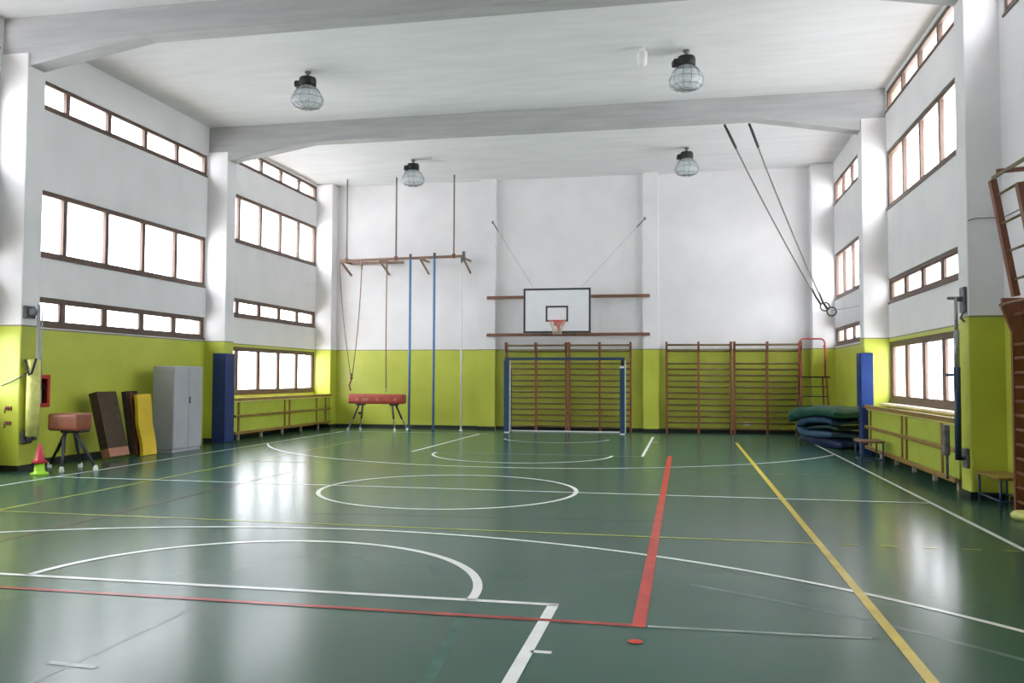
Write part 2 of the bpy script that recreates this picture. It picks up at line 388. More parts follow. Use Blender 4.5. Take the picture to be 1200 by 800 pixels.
# ------------------------------------------------------------------ painted court lines (parts of the floor)
LZ = [.0015]
def strip(bm, x0, y0, x1, y1, w):
    d = Vector((x1-x0, y1-y0)); d.normalize(); n = Vector((-d.y, d.x))*w/2
    z = LZ[0]
    quad(bm, (x0-n.x, y0-n.y, z), (x1-n.x, y1-n.y, z), (x1+n.x, y1+n.y, z), (x0+n.x, y0+n.y, z))
def arc(bm, cx, cy, R, w, a0, a1, n=64, clip=None):
    z = LZ[0]
    for k in range(n):
        t0 = a0+(a1-a0)*k/n; t1 = a0+(a1-a0)*(k+1)/n
        if clip and not clip(cx+R*math.cos(t0), cy+R*math.sin(t0)): continue
        P = lambda r, t: (cx+r*math.cos(t), cy+r*math.sin(t), z)
        quad(bm, P(R-w/2, t0), P(R+w/2, t0), P(R+w/2, t1), P(R-w/2, t1))
def line(name, m, fn, z=.0015):
    LZ[0] = z; bm = BM(); fn(bm); return obj(name, bm, m, floor)
SR, SL, CX, CY, BY = 3.03, -9.40, -3.16, 11.55, 22.9
def w_main(bm):
    strip(bm, SR, -5, SR, BY, .055); strip(bm, SL, -5, SL, BY, .05)
    strip(bm, SL, CY, SR, CY, .05); strip(bm, SL, BY, -5.2, BY, .04)
    arc(bm, CX, 11.45, 1.75, .06, 0, 2*PI, 96)
    strip(bm, -5.5, 5.85, -.835, 5.85, .06); strip(bm, -.87, 5.85, -.87, -.2, .075); strip(bm, -5.46, 5.85, -5.46, -.2, .075)
    strip(bm, -.85, 4.84, -.73, 4.84, .045); strip(bm, -.85, 3.9, -.73, 3.9, .045)
    arc(bm, -3.22, 5.85, 1.77, .07, 0, PI, 72)
    arc(bm, -3.2, 1.42, 6.86, .055, 0, PI, 160, clip=lambda x, y: SL < x < SR-.02)
    strip(bm, -.78, 17.05, -.76, 22.7, .055); strip(bm, -5.5, 17.05, -5.42, 22.7, .055)
    strip(bm, -.76, 20.9, -.58, 20.9, .045)
    arc(bm, -3.17, 17.05, 1.80, .055, PI, 2*PI, 60)
    arc(bm, -3.12, 21.5, 1.32, .045, PI*1.08, 1.98*PI, 40)
    arc(bm, -3.2, 21.3, 6.85, .05, PI*1.02, PI*1.98, 120, clip=lambda x, y: SL < x < SR-.02)
line('white_court_line', M['white_line'], w_main, .0032)
def w_faint(bm):
    strip(bm, -5.46, 17.05, -.78, 17.05, .05)
    strip(bm, -.22, 5.47, 1.10, 5.50, .04)
    strip(bm, -3.37, 4.12, -3.06, 4.10, .045)
    strip(bm, -1.66, 4.13, -1.58, 4.13, .03)
line('worn_white_line', M['faint_line'], w_faint, .0026)
def w_faint2(bm):
    strip(bm, -3.21, 5.19, -3.24, 2.6, .03)
    arc(bm, -3.2, .55, 6.9, .045, .55, 1.08, 40)
line('ghost_line', M['faint2'], w_faint2, .0010)
def yl(bm):
    strip(bm, 1.24, -5, 1.25, 21.2, .068)
line('yellow_sideline', M['yellow_line'], yl, .0038)
def yl2(bm):
    strip(bm, -7.72, 8.52, 1.22, 8.52, .05); strip(bm, -7.72, -5, -7.72, 21.2, .055)
    for a, b in ((1.45, 1.6), (1.80, 1.93), (2.15, 2.29), (2.49, 2.65), (2.84, 2.97)): strip(bm, a, 8.52, b, 8.52, .045)
    for k in range(12):
        strip(bm, 1.45-k*.0+.35*(k-6), 14.5, 1.45+.35*(k-6)+.16, 14.5, .04)
    strip(bm, -7.72, 14.5, -1.2, 14.5, .04)
line('worn_yellow_line', M['yellow_worn'], yl2, .0020)
def rl(bm):
    strip(bm, -.275, 5.44, -.25, 17.25, .085)
    arc(bm, -.28, 5.14, .022, .044, 0, 2*PI, 20)
line('red_sideline', M['red_line'], rl, .0043)
def rl2(bm):
    strip(bm, -9.4, 5.50, -.24, 5.47, .058)
line('red_end_line', M['red_worn'], rl2, .0037)
line('faded_red_sideline', M['red_faint'], lambda bm: strip(bm, -6.27, 5.48, -6.27, 13.0, .08), .0016)
def rl3(bm):
    strip(bm, -4.2, 9.15, -.3, 9.45, .03)
line('red_ghost_line', M['red_faint'], rl3, .0008)
line('green_strip', M['green_line'], lambda bm: strip(bm, -1.43, 5.7, -1.18, 3.2, .07), .0006)

# ------------------------------------------------------------------ radiator covers under the windows
def cover(side, y0, y1, label):
    s = 1 if side == 'L' else -1
    xw = XL if side == 'L' else XR; xf = -10.45 if side == 'L' else 3.60
    t = thing('radiator_cover', label, 'radiator cover', ((xw+xf)/2, (y0+y1)/2, 0))
    bm = BM(); box(bm, (xw+s*.02, y0+.03, .20), (xf-s*.03, y1-.03, .92)); obj('panel', bm, M['panel'], t)
    bm = BM(); box(bm, (xw+s*.02, y0, .92), (xf-s*.002, y1, .955), .008); obj('ledge', bm, M['ledge'], t)
    for z, h in ((.955, .07), (.56, .06), (.155, .07)):
        bm = BM(); box(bm, (xf-s*.001, y0, z), (xf+s*.04, y1, z+h if z > .9 else z+h), .006); obj('rail', bm, M['rail'], t)
    L = y1-y0
    ps = [y0+.25, y0+L*.475, y0+L*.525, y1-.95, y1-.30] if side == 'L' else [y0+.75, y0+L*.475, y0+L*.525, y1-.30]
    for y in ps:
        bm = BM(); box(bm, (xf-s*.028, y-.035, .15), (xf-s*.002, y+.035, .93), .004); obj('post', bm, M['rail'], t)
    for k in range(5):
        y = y0+.5+k*(L-1)/4
        bm = BM(); box(bm, (xf-s*.20, y-.03, 0), (xf-s*.14, y+.03, .20), .004); obj('foot', bm, M['sill'], t)
    return t
cover('L', 18.72, 24.39, 'long yellow-green radiator cover with wooden rails under the far left windows')
cover('R', 12.45, 18.22, 'long yellow-green radiator cover with wooden rails under the right windows')
bm = BM(); box(bm, (XR-.22, 12.42, 1.025), (XR-.0, 18.2, 1.065), .006); struct('trim_1', bm, M['sill'])

# ------------------------------------------------------------------ blue pads on the pillars
def corner_pad(t, side, x, y0, lens, z0, z1, m, th=.06, name='pad_panel'):
    # L-shaped pad: panel on the face towards the camera and panel on the inner face
    s = 1 if side == 'L' else -1
    bm = BM(); box(bm, (x-s*lens[0], y0-th, z0), (x+s*th, y0-.003, z1), .015, 2); obj(name, bm, m, t)
    bm = BM(); box(bm, (x+s*.003, y0, z0), (x+s*th, y0+lens[1], z1), .015, 2); obj(name, bm, m, t)
t = thing('wall_pad', 'tall dark blue protective pad on the left pillar beside the grey cabinet', 'wall pad', (XPL, Y2, .0))
corner_pad(t, 'L', XPL, Y2, (.26, .36), .012, 2.08, M['blue'], .07)
t = thing('wall_pad', 'tall blue protective pad on the right pillar beside the heap of mats', 'wall pad', (3.58, Y2, .0))
corner_pad(t, 'R', 3.58, Y2, (.16, .36), .98, 2.06, M['blue_pad'], .08)
corner_pad(t, 'R', 3.58, Y2, (.12, .34), .012, .97, M['blue'], .05)

# ------------------------------------------------------------------ wall bars
RZ = [2.47, 2.30, 1.95, 1.79, 1.62, 1.455, 1.29, 1.125, .96, .79, .625, .46, .295, .13]
def wall_bars(label, x, w=1.80, rz=0, loc=None, z=0):
    t = thing('wall_bars', label, 'wall bars', loc or (x, YB-.02, 0), None, rz)
    for k in range(3):
        cx = .04 + k*(w-.08)/2
        bm = BM()
        prism(bm, [(-.36, 2.56), (-.36, 2.43), (-.25, 2.27), (-.25, 0), (-.16, 0), (-.16, 2.56)], 0, cx-.03, cx+.03)
        for zz in (.5, 2.1): box(bm, (cx-.02, -.16, zz-.05), (cx+.02, 0.018, zz+.05))
        obj('upright', bm, M['wood_red'], t, world=False)
    for i, z in enumerate(RZ):
        bm = BM(); y = -.325 if i == 0 else -.205
        tube(bm, [(.018, y, z), (w-.018, y, z)], .028, 8); obj('rung', bm, M['rung'], t, world=False)
    return t
wb = wall_bars('wooden wall bars behind the left half of the handball goal', -5.10, 1.84)
dup(wb, (-3.25, YB-.02, 0), 'wooden wall bars behind the right half of the handball goal')
dup(wb, (-.48, YB-.02, 0), 'wooden wall bars on the back wall just right of the goal')
dup(wb, (1.375, YB-.02, 0), 'wooden wall bars on the back wall next to the red umpire stand')

# right-hand bars on the near right wall, seen almost edge-on, with a hinged ladder above
t = thing('wall_bars', 'reddish wall bars on the right wall under the tilted ladder frame', 'wall bars', (XR-.02, 11.03, 0))
for k in range(3):
    y = -.03 - k*1.2
    bm = BM(); prism(bm, [(-.35, 2.50), (-.35, 2.38), (-.28, 2.18), (-.25, 2.10), (-.25, 0), (0, 0), (0, 2.50)], 1, y-.03, y+.03)
    obj('upright', bm, M['wood_red'], t, world=False)
for i, z in enumerate([2.42]+RZ[1:]):
    bm = BM(); xx = -.36 if i == 0 else -.22
    tube(bm, [(xx, -.02, z), (xx, -2.44, z)], .019, 8); obj('rung', bm, M['wood_red'], t, world=False)
t = thing('ladder_frame', 'red wooden ladder frame tilting out above the right-hand wall bars', 'ladder', (3.80, 10.6, 2.51))
def LP(y, s): return (3.84-.23*s, y, 2.52+1.38*s)
for y, s1 in ((10.98, 1.0), (10.25, .86)):
    bm = BM(); bar(bm, LP(y, 0), LP(y, s1), .07, .09, (0, 1, 0)); obj('stile', bm, M['wood_red'], t)
bm = BM(); bar(bm, (3.62, 11.0, 3.93), (3.66, 9.3, 3.93), .03, .035); obj('top_bar', bm, M['rung'], t)
for s in (.86, .62, .38, .14):
    a = LP(11.0, s); b = LP(10.22, min(s, .93))
    bm = BM(); tube(bm, [(a[0], 10.94, a[2]), (b[0], 10.29, b[2])], .016, 8); obj('rung', bm, M['rung'], t)
bm = BM(); bar(bm, (3.68, 11.05, 4.02), (XR-.01, 11.05, 4.04), .04, .05); obj('bracket_arm', bm, M['wood_red'], t)
bm = BM(); tube(bm, [(3.70, 11.05, 4.0), (3.68, 11.04, 3.96), (3.66, 11.02, 3.95)], .012, 6); obj('hook', bm, M['galv'], t)

# ------------------------------------------------------------------ basketball unit
t = thing('basketball_backboard', 'white basketball backboard with black border above the handball goal', 'basketball backboard', (-3.46, 24.2, 2.80))
bx0, bx1, bz0, bz1, by = -4.44, -2.52, 2.80, 4.07, 23.97
bm = BM(); box(bm, (bx0, by, bz0), (bx1, by+.04, bz1), .004); obj('board_panel', bm, M['board'], t)
bm = BM()
f = .055
box(bm, (bx0, by-.006, bz0), (bx1, by, bz0+f)); box(bm, (bx0, by-.006, bz1-f), (bx1, by, bz1))
box(bm, (bx0, by-.006, bz0+f), (bx0+f, by, bz1-f)); box(bm, (bx1-f, by-.006, bz0+f), (bx1, by, bz1-f))
obj('border', bm, M['dark'], t)
bm = BM(); qx0, qx1, qz0, qz1 = -3.80, -3.16, 3.12, 3.57; f = .05
box(bm, (qx0, by-.005, qz0), (qx1, by, qz0+f)); box(bm, (qx0, by-.005, qz1-f), (qx1, by, qz1))
box(bm, (qx0, by-.005, qz0+f), (qx0+f, by, qz1-f)); box(bm, (qx1-f, by-.005, qz0+f), (qx1, by, qz1-f))
obj('target_square', bm, M['dark'], t)
for x in (-3.95, -3.0):
    for za, zb in ((2.92, 2.785), (3.9, 3.885)):
        bm = BM(); bar(bm, (x, by+.04, za), (x, YB-.272, zb), .05, .05); obj('mount_arm', bm, M['galv'], t)
bm = BM(); torus(bm, (-3.42, 23.62, 3.12), .24, .012, n=32); rim = obj('rim', bm, M['orange'], t); rim['label'] = 'orange rim'
bm = BM(); box(bm, (-3.56, by-.03, 3.0), (-3.28, by-.008, 3.14), .004)
bar(bm, (-3.53, by-.02, 3.11), (-3.53, 23.8, 3.11), .02, .03); bar(bm, (-3.31, by-.02, 3.11), (-3.31, 23.8, 3.11), .02, .03)
prism(bm, [(by-.02, 3.02), (by-.02, 2.86), (23.86, 3.11)], 0, -3.47, -3.37)
obj('rim_bracket', bm, M['orange'], rim)
bm = BM()
for k in range(12):
    a = 2*PI*k/12
    for sg in (1, -1):
        pts = []
        for j in range(5):
            zz = j/4; R = .235 - .125*zz**.7; aa = a + sg*zz*.9
            pts.append((-3.42+R*math.cos(aa), 23.62+R*math.sin(aa), 3.10-.36*zz))
        tube(bm, pts, .006, 4)
obj('net', bm, M['net'], rim)
for z, lab in ((3.885, 'upper long wooden rail on the back wall behind the backboard'), (2.785, 'lower long wooden rail on the back wall just under the backboard')):
    bm = BM(); box(bm, (-5.66, YB-.27, z-.045), (-.90, YB-.203, z+.045), .006)
    tag(obj('wooden_rail', bm, M['wood'], base=(-3.28, YB-.235, z-.045)), lab, 'rail')
for a, b, lab in (((-5.50, YB-.2, 6.13), (-4.16, 23.99, 4.10), 'thin stay wire from upper left down to the backboard'),
                  ((-1.04, YB-.2, 6.10), (-2.78, 23.99, 4.10), 'thin stay wire from upper right down to the backboard')):
    t = thing('stay_wire', lab, 'wire', b); A = Vector(a); B = Vector(b)
    bm = BM(); tube(bm, [A, B], .005, 5); obj('wire', bm, M['steel'], t)
    bm = BM(); tube(bm, [A.lerp(B, .02), A.lerp(B, .13)], .018, 6); obj('tensioner', bm, M['galv'], t)
    bm = BM(); box(bm, (A.x-.03, YB-.215, A.z-.04), (A.x+.03, YB-.195, A.z+.04)); obj('anchor_plate', bm, M['galv'], t)

# ------------------------------------------------------------------ handball goal
gy = 23.5
t = thing('handball_goal', 'dark blue handball goal standing in front of the wall bars', 'goal', (-3.2, gy, 0))
bm = BM(); box(bm, (-4.90, gy-.04, .03), (-4.76, gy+.04, 2.02), .006); obj('post', bm, M['blue_paint'], t)
bm = BM(); box(bm, (-1.68, gy-.04, .03), (-1.55, gy+.04, 1.86), .006)
p2 = obj('post', bm, M['blue_paint'], t)
bm = BM(); box(bm, (-1.645, gy-.04, 1.86), (-1.56, gy+.04, 2.02)); obj('post_sleeve', bm, M['black'], p2)
bm = BM(); box(bm, (-1.67, gy-.043, 1.80), (-1.56, gy+.043, 1.86)); obj('post_band', bm, M['white'], p2)
bm = BM(); box(bm, (-4.88, gy-.04, 2.02), (-1.54, gy+.04, 2.10), .006); obj('crossbar', bm, M['blue_paint'], t)
for x in (-4.74, -1.53):
    bm = BM(); box(bm, (x-.014, gy+.02, .04), (x+.014, gy+.06, 2.02)); obj('net_rail', bm, M['white'], t)
bm = BM(); box(bm, (-4.85, gy+.66, .005), (-1.56, gy+.70, .035)); obj('ground_bar', bm, M['white'], t)
for x in (-4.82, -1.61):
    bm = BM(); box(bm, (x-.06, gy-.07, .0), (x+.06, gy+.09, .03), .004); obj('foot_plate', bm, M['white'], t)
    bm = BM(); bar(bm, (x, gy+.05, .025), (x, gy+.68, .02), .03, .03); bar(bm, (x, gy+.03, 2.05), (x, gy+.66, 1.70), .025, .025)
    bar(bm, (x, gy+.66, 1.70), (x, gy+.68, .03), .025, .025); obj('side_stay', bm, M['blue_paint'], t)

# ------------------------------------------------------------------ climbing rig, top left of the back wall
ry = 23.95
t = thing('climbing_rig', 'horizontal wooden climbing beam hung high on the back wall, left side', 'climbing frame', (-8.1, ry, 4.95))
bm = BM(); bar(bm, (-10.02, ry, 4.985), (-6.16, ry, 5.045), .07, .075); obj('beam_rail', bm, M['rig'], t)
bm = BM(); bar(bm, (-10.02, YB-.03, 5.03), (-8.32, YB-.03, 5.03), .05, .07); obj('wall_rail', bm, M['rig'], t)
for x, z in ((-9.80, 4.99), (-8.26, 5.01), (-6.50, 5.04)):
    bm = BM(); tube(bm, [(x, ry, z+.03), (x, ry, ZC+.01)], .024, 8); obj('hanger_rod', bm, M['ropegrey'], t)
    bm = BM(); box(bm, (x-.04, ry-.05, z-.05), (x+.04, ry+.05, z+.08), .008); obj('clamp', bm, M['wood_red'], t)
for x in (-10.0, -8.78, -7.52, -6.22):
    bm = BM(); bar(bm, (x, ry+.03, 5.0), (x, YB-.01, 5.02), .05, .055); bar(bm, (x, ry+.05, 4.98), (x, YB-.01, 4.66), .045, .05)
    obj('wall_bracket', bm, M['rig'], t)
bm = BM(); box(bm, (-6.24, ry-.05, 4.90), (-6.16, ry+.05, 5.18), .01); obj('end_block', bm, M['galv'], t)
# V-tied rope pair
t = thing('climbing_rope', 'pair of thin tan ropes tied together in a V above the red vaulting horse', 'climbing rope', (-9.62, ry, 1.25))
def sag(a, b, s=.0, n=8, dx=0, dy=0):
    a = Vector(a); b = Vector(b); o = []
    for i in range(n+1):
        q = a.lerp(b, i/n); k = 4*(i/n)*(1-i/n); o.append((q.x+dx*k, q.y+dy*k, q.z-s*k))
    return o
for pts in (sag((-10.0, ry-.05, 4.93), (-9.63, ry-.02, 1.62), dx=-.05), sag((-9.30, ry-.05, 4.96), (-9.57, ry-.02, 1.62), dx=.05)):
    bm = BM(); tube(bm, pts, .014, 6); obj('rope', bm, M['rope'], t)
bm = BM(); lathe(bm, [(.001, -.11), (.05, -.07), (.03, 0), (.055, .05), (.001, .09)], (-9.60, ry-.02, 1.56), 10); obj('knot', bm, M['wood_red'], t)
bm = BM(); tube(bm, [(-9.60, ry-.02, 1.48), (-9.66, ry-.03, 1.30), (-9.62, ry-.02, 1.13)], .022, 6); obj('rope_end', bm, M['wood_red'], t)
for x0, x1 in ((-9.30, -9.30),):
    bm = BM(); tube(bm, [(x0, ry-.05, 4.72), (x1, ry-.05, 4.98)], .028, 8); obj('rope_sleeve', bm, M['rig'], t)
t = thing('climbing_rope', 'single thin brown rope hanging straight down left of the blue poles', 'climbing rope', (-8.52, ry, 1.1))
bm = BM(); tube(bm, [(-8.52, ry-.05, 4.95), (-8.53, ry-.05, 3), (-8.51, ry-.06, 1.16)], .016, 6); obj('rope', bm, M['rope'], t)
bm = BM(); lathe(bm, [(.001, -.03), (.035, 0), (.03, .06), (.001, .08)], (-8.51, ry-.06, 1.13), 10); obj('rope_end', bm, M['sill'], t)
bm = BM(); tube(bm, [(-8.52, ry-.05, 4.70), (-8.52, ry-.05, 4.97)], .028, 8); obj('rope_sleeve', bm, M['rig'], t)
for x, m, lab, r, zt in ((-7.79, 'lightblue', 'left one of the two blue climbing poles under the wooden beam', .035, 5.10),
                     (-7.06, 'lightblue', 'right one of the two blue climbing poles under the wooden beam', .035, 5.12),
                     (-6.24, 'white', 'pale grey climbing pole right of the two blue poles', .025, 4.96)):
    t = thing('climbing_pole', lab, 'climbing pole', (x, ry, 0))
    bm = BM(); tube(bm, [(x, ry-.08, .02), (x, ry-.08, zt)], r, 10); obj('pole', bm, M[m], t)
    bm = BM(); tube(bm, [(x, ry-.08, zt-.12), (x, ry-.08, zt+.03)], r+.006, 8); obj('top_clamp', bm, M['galv'], t)
    bm = BM(); tube(bm, [(x, ry-.08, 0), (x, ry-.08, .05)], r+.02, 10); obj('floor_socket', bm, M['white'] if m == 'white' else M['blue_paint'], t)

# ------------------------------------------------------------------ gymnastic rings
t = thing('gymnastic_rings', 'pair of gymnastic rings on long ropes pulled aside to the right wall', 'gymnastic rings', (3.1, 20.6, 3.2))
rings = []
for a, b in (((.90, 18.66, 6.96), (3.04, 20.75, 3.42)), ((1.41, 18.66, 6.96), (3.13, 20.4, 3.28))):
    A = Vector(a); B = Vector(b)
    bm = BM(); tube(bm, [A, A.lerp(B, .06)], .026, 8); obj('mount', bm, M['black'], t)
    bm = BM(); tube(bm, sag(A, B, .10, 12), .018, 6); r_ = obj('rope', bm, M['ropegrey'], t)
    bm = BM(); tube(bm, [A.lerp(B, .03)+Vector((0, 0, -.0)), A.lerp(B, .12)+Vector((0, 0, -.03))], .030, 8); obj('sleeve', bm, M['dark'], r_)
    d = (B-A).normalized(); E = B + Vector((.10, 0, -.16))
    bm = BM(); tube(bm, [B-d*.25, B, E], .024, 6); obj('strap', bm, M['black'], r_)
    bm = BM(); torus(bm, E+Vector((.09, 0, -.06)), .10, .016, (.3, 1, .3), 22, 6); obj('ring', bm, M['dark'], t)
bm = BM(); tube(bm, [(3.32, 20.42, 3.08), (XR-.005, 20.7, 3.22)], .008, 5); obj('tie_cord', bm, M['cable'], t)

# ------------------------------------------------------------------ ceiling lamps
def lamp(label, loc, tilt):
    t = thing('ceiling_lamp', label, 'ceiling lamp', loc, 'caged industrial ceiling lamps')
    bm = BM(); lathe(bm, [(.06, 0), (.06, -.03), (.03, -.05), (.03, -.14)], n=16); obj('mount', bm, M['galv'], t, world=False)
    bm = BM()
    lathe(bm, [(.03, -.10), (.15, -.12), (.165, -.16), (.165, -.27), (.13, -.29)], n=20)
    box(bm, (-.25, -.09, -.30), (-.05, .09, -.18), .02); obj('ballast_housing', bm, M['black'], t, world=False)
    prof = [(.125, -.28), (.16, -.31), (.22, -.38), (.275, -.48), (.295, -.56), (.285, -.62), (.23, -.67), (.12, -.70), (.001, -.71)]
    bm = BM(); lathe(bm, prof, n=32); obj('glass_bell', bm, M['glass'], t, world=False)
    bm = BM()
    for r, z in ((.235, -.39), (.305, -.53), (.26, -.66), (.13, -.72)): torus(bm, (0, 0, z), r, .004, n=32, m=5)
    for k in range(12):
        a = 2*PI*k/12
        tube(bm, [((r+.012)*math.cos(a), (r+.012)*math.sin(a), z-.01*(i > 5)) for i, (r, z) in enumerate(prof)], .0035, 4)
    obj('wire_guard', bm, M['dark'], t, world=False)
    bm = BM(); lathe(bm, [(.03, -.28), (.035, -.34), (.06, -.40), (.065, -.46), (.04, -.52), (.001, -.54)], n=16); obj('bulb', bm, M['white'], t, world=False)
    return t
l1 = lamp('caged glass lamp near the left of the front ceiling bay', (-7.08, 15.25, ZC), 0)
dup(l1, (-7.14, 22.05, ZC), 'caged glass lamp near the left of the far ceiling bay', rz=.4)
dup(l1, (.09, 15.5, ZC), 'caged glass lamp beside the white box in the front ceiling bay', rz=.3)
dup(l1, (.13, 22.16, ZC), 'caged glass lamp near the right of the far ceiling bay, between beam and rope tops', rz=.2)
t = thing('alarm_siren', 'small white sounder box hanging from the ceiling left of the front right lamp', 'alarm', (-.68, 15.2, ZC))
bm = BM(); tube(bm, [(-.68, 15.2, ZC), (-.68, 15.2, ZC-.08)], .05, 12); obj('mount', bm, M['white'], t)
bm = BM(); lathe(bm, [(.001, -.36), (.05, -.35), (.085, -.31), (.09, -.10), (.06, -.07), (.001, -.06)], (-.68, 15.2, ZC), 16); obj('housing', bm, M['white'], t)

# ------------------------------------------------------------------ red vaulting horse at the back
def legged(t, feet, tops, m, r, footm, rf=.03):
    for f, q in zip(feet, tops):
        bm = BM(); f = Vector(f); q = Vector(q)
        tube(bm, [f+Vector((0, 0, .04)), q], r, 10); lg = obj('leg', bm, m, t)
        mid = f.lerp(q, .45)
        bm = BM(); tube(bm, [mid, q], r*1.35, 10); obj('leg_sleeve', bm, M['dark'], lg)
        bm = BM(); lathe(bm, [(rf, 0), (rf*1.15, .02), (rf, .06), (rf*.6, .09)], f, 12); obj('foot', bm, footm, lg)
t = thing('vaulting_horse', 'long red leather vaulting horse on four metal legs by the back wall', 'vaulting horse', (-8.64, 23.45, 0))
bm = BM(); box(bm, (-9.44, 23.26, .77), (-7.77, 23.62, 1.05), .07, 4)
for f in bm.faces: f.smooth = True
obj('body', bm, M['red_leather'], t)
bm = BM()
for x in (-9.15, -8.95, -8.86, -8.55, -8.02): lathe(bm, [(.055, 0), (.05, .012), (.001, .014)], (0, 0, 0), 12) if False else box(bm, (x-.045, 23.252, .86), (x+.045, 23.262, .93), .003)
obj('worn_patch', bm, M['salmon'], t)
for x in (-9.2, -8.2):
    bm = BM(); box(bm, (x, 23.32, .72), (x+.2, 23.56, .775)); obj('leg_plate', bm, M['dark'], t)
legged(t, [(-9.42, 23.28, 0), (-9.22, 23.72, 0), (-8.00, 23.22, 0), (-7.78, 23.66, 0)],
       [(-9.12, 23.36, .75), (-9.08, 23.52, .75), (-8.12, 23.36, .75), (-8.08, 23.52, .75)], M['steel'], .02, M['white'])

# ------------------------------------------------------------------ left wall group
t = thing('vaulting_buck', 'short reddish-brown leather vaulting buck on four splayed legs beside the cone', 'vaulting buck', (-9.85, 12.55, 0))
bm = BM(); box(bm, (-10.20, 12.30, .645), (-9.62, 12.66, .93), .06, 4)
for f in bm.faces: f.smooth = True
obj('body', bm, M['leather'], t)
bm = BM(); box(bm, (-10.03, 12.40, .61), (-9.67, 12.66, .66), .01); obj('leg_plate', bm, M['dark'], t)
legged(t, [(-10.46, 12.70, 0), (-9.76, 12.12, 0), (-9.98, 12.84, 0), (-9.40, 12.46, 0)],
       [(-10.03, 12.56, .64), (-9.94, 12.40, .64), (-9.90, 12.58, .64), (-9.78, 12.44, .64)], M['dark'], .022, M['white'], .035)
t = thing('traffic_cone', 'pinkish-red marker cone standing on top of the lime one', 'cone', (-9.88, 11.78, .10), 'stacked marker cones')
bm = BM(); lathe(bm, [(.10, .125), (.10, .145), (.072, .15), (.045, .30), (.022, .385), (.018, .40), (.001, .402)], (-9.88, 11.78, .08), 24); obj('cone_body', bm, M['pink'], t)
bm = BM(); lathe(bm, [(.09, .10), (.112, .10), (.112, .126), (.09, .126)], (-9.88, 11.78, .08), 24); obj('base_rim', bm, M['red'], t)
t = thing('traffic_cone', 'bright lime marker cone on the floor under the pinkish-red one', 'cone', (-9.88, 11.78, 0), 'stacked marker cones')
bm = BM(); lathe(bm, [(.13, 0), (.13, .025), (.085, .045), (.078, .06), (.07, .175), (.001, .178)], (-9.88, 11.78, 0), 24); obj('cone_body', bm, M['lime'], t)

t = thing('extinguisher_cabinet', 'red-framed fire extinguisher cabinet on the left wall above the leather buck', 'cabinet', (XL, 12.91, 1.0))
bm = BM(); y0, y1, z0, z1, xo = 12.72, 13.10, 1.0, 1.56, XL+.15
for lo, hi in (((XL, y0, z0), (xo, y1, z0+.03)), ((XL, y0, z1-.03), (xo, y1, z1)), ((XL, y0, z0+.03), (xo, y0+.03, z1-.03)), ((XL, y1-.03, z0+.03), (xo, y1, z1-.03)), ((XL, y0+.03, z0+.03), (XL+.015, y1-.03, z1-.03))):
    box(bm, lo, hi)
obj('case', bm, M['red'], t)
bm = BM()
for lo, hi in (((xo, y0, z0), (xo+.02, y1, z0+.07)), ((xo, y0, z1-.07), (xo+.02, y1, z1)), ((xo, y0, z0+.07), (xo+.02, y0+.07, z1-.07)), ((xo, y1-.07, z0+.07), (xo+.02, y1, z1-.07))):
    box(bm, lo, hi, .004)
obj('door_frame', bm, M['red'], t)
bm = BM(); box(bm, (XL+.016, y0+.031, z0+.031), (XL+.02, y1-.031, z1-.031)); obj('back_lining', bm, M['black'], t)
t = thing('fire_extinguisher', 'small fire extinguisher inside the red-framed wall cabinet', 'fire extinguisher', (XL+.08, 12.92, 1.032))
bm = BM(); lathe(bm, [(.05, 0), (.055, .02), (.055, .28), (.03, .33), (.02, .36)], (XL+.08, 12.92, 1.032), 16); obj('cylinder', bm, M['steel'], t)
bm = BM(); box(bm, (XL+.06, 12.86, 1.39), (XL+.10, 13.0, 1.43), .006); tube(bm, [(XL+.08, 12.92, 1.385), (XL+.08, 12.92, 1.41)], .018, 8); obj('valve', bm, M['black'], t)
bm = BM(); tube(bm, [(XL+.09, 12.97, 1.40), (XL+.11, 13.03, 1.34), (XL+.11, 13.02, 1.15)], .012, 6); obj('hose', bm, M['black'], t)

def leaning(name, label, cat, y0, y1, xb, th, H, m, wav=0., xt=None, z0=0.012):
    """board standing on its lower edge and leaning back on the left wall; built as a subdivided slab"""
    t = thing(name, label, cat, (xb, (y0+y1)/2, 0))
    xt = xt if xt is not None else XL+.02+th
    return t, xt
def slab(bm, y0, y1, xb, xt, th, H, z0=0.012, shear=0., n=1, wav=0., za=0., zb=1.):
    # quads of front face from (xb,z0) to (xt,z0+H); thickness th behind (towards the wall, -x)
    d = Vector((xt-xb, 0, H)).normalized(); nrm = Vector((-d.z, 0, d.x)) * -1    # pointing to the room
    rows = []
    for i in range(n+1):
        s = za + (zb-za)*i/n
        w = wav*math.sin(s*9.0)*.5
        p = Vector((xb + (xt-xb)*s, 0, z0 + H*s)); rows.append((p, shear*s + w))
    L = []
    for p, sh in rows:
        b = p - nrm*th
        L.append([bm.verts.new((p.x, y0+sh*1.4, p.z)), bm.verts.new((p.x, y1+sh, p.z)), bm.verts.new((b.x, y1+sh, b.z)), bm.verts.new((b.x, y0+sh*1.4, b.z))])
    for a, b in zip(L, L[1:]):
        for k in range(4): bm.faces.new((a[k], a[(k+1) % 4], b[(k+1) % 4], b[k]))
    bm.faces.new(L[0][::-1]); bm.faces.new(L[-1])
bm = BM()
t = thing('springboard', 'brown carpeted springboard standing on end against the left wall', 'springboard', (-10.3, 14.1, 0))
slab(bm, 13.86, 14.42, -10.17, -10.50, .17, 1.17, .085, .02, za=.13); obj('carpet_top', bm, M['brown_carpet'], t)
bm = BM(); slab(bm, 13.86, 14.42, -10.165, -10.495, .17, 1.17, .085, .02, za=-.005, zb=.128); obj('wooden_toe', bm, M['salmon'], t)
bm = BM()
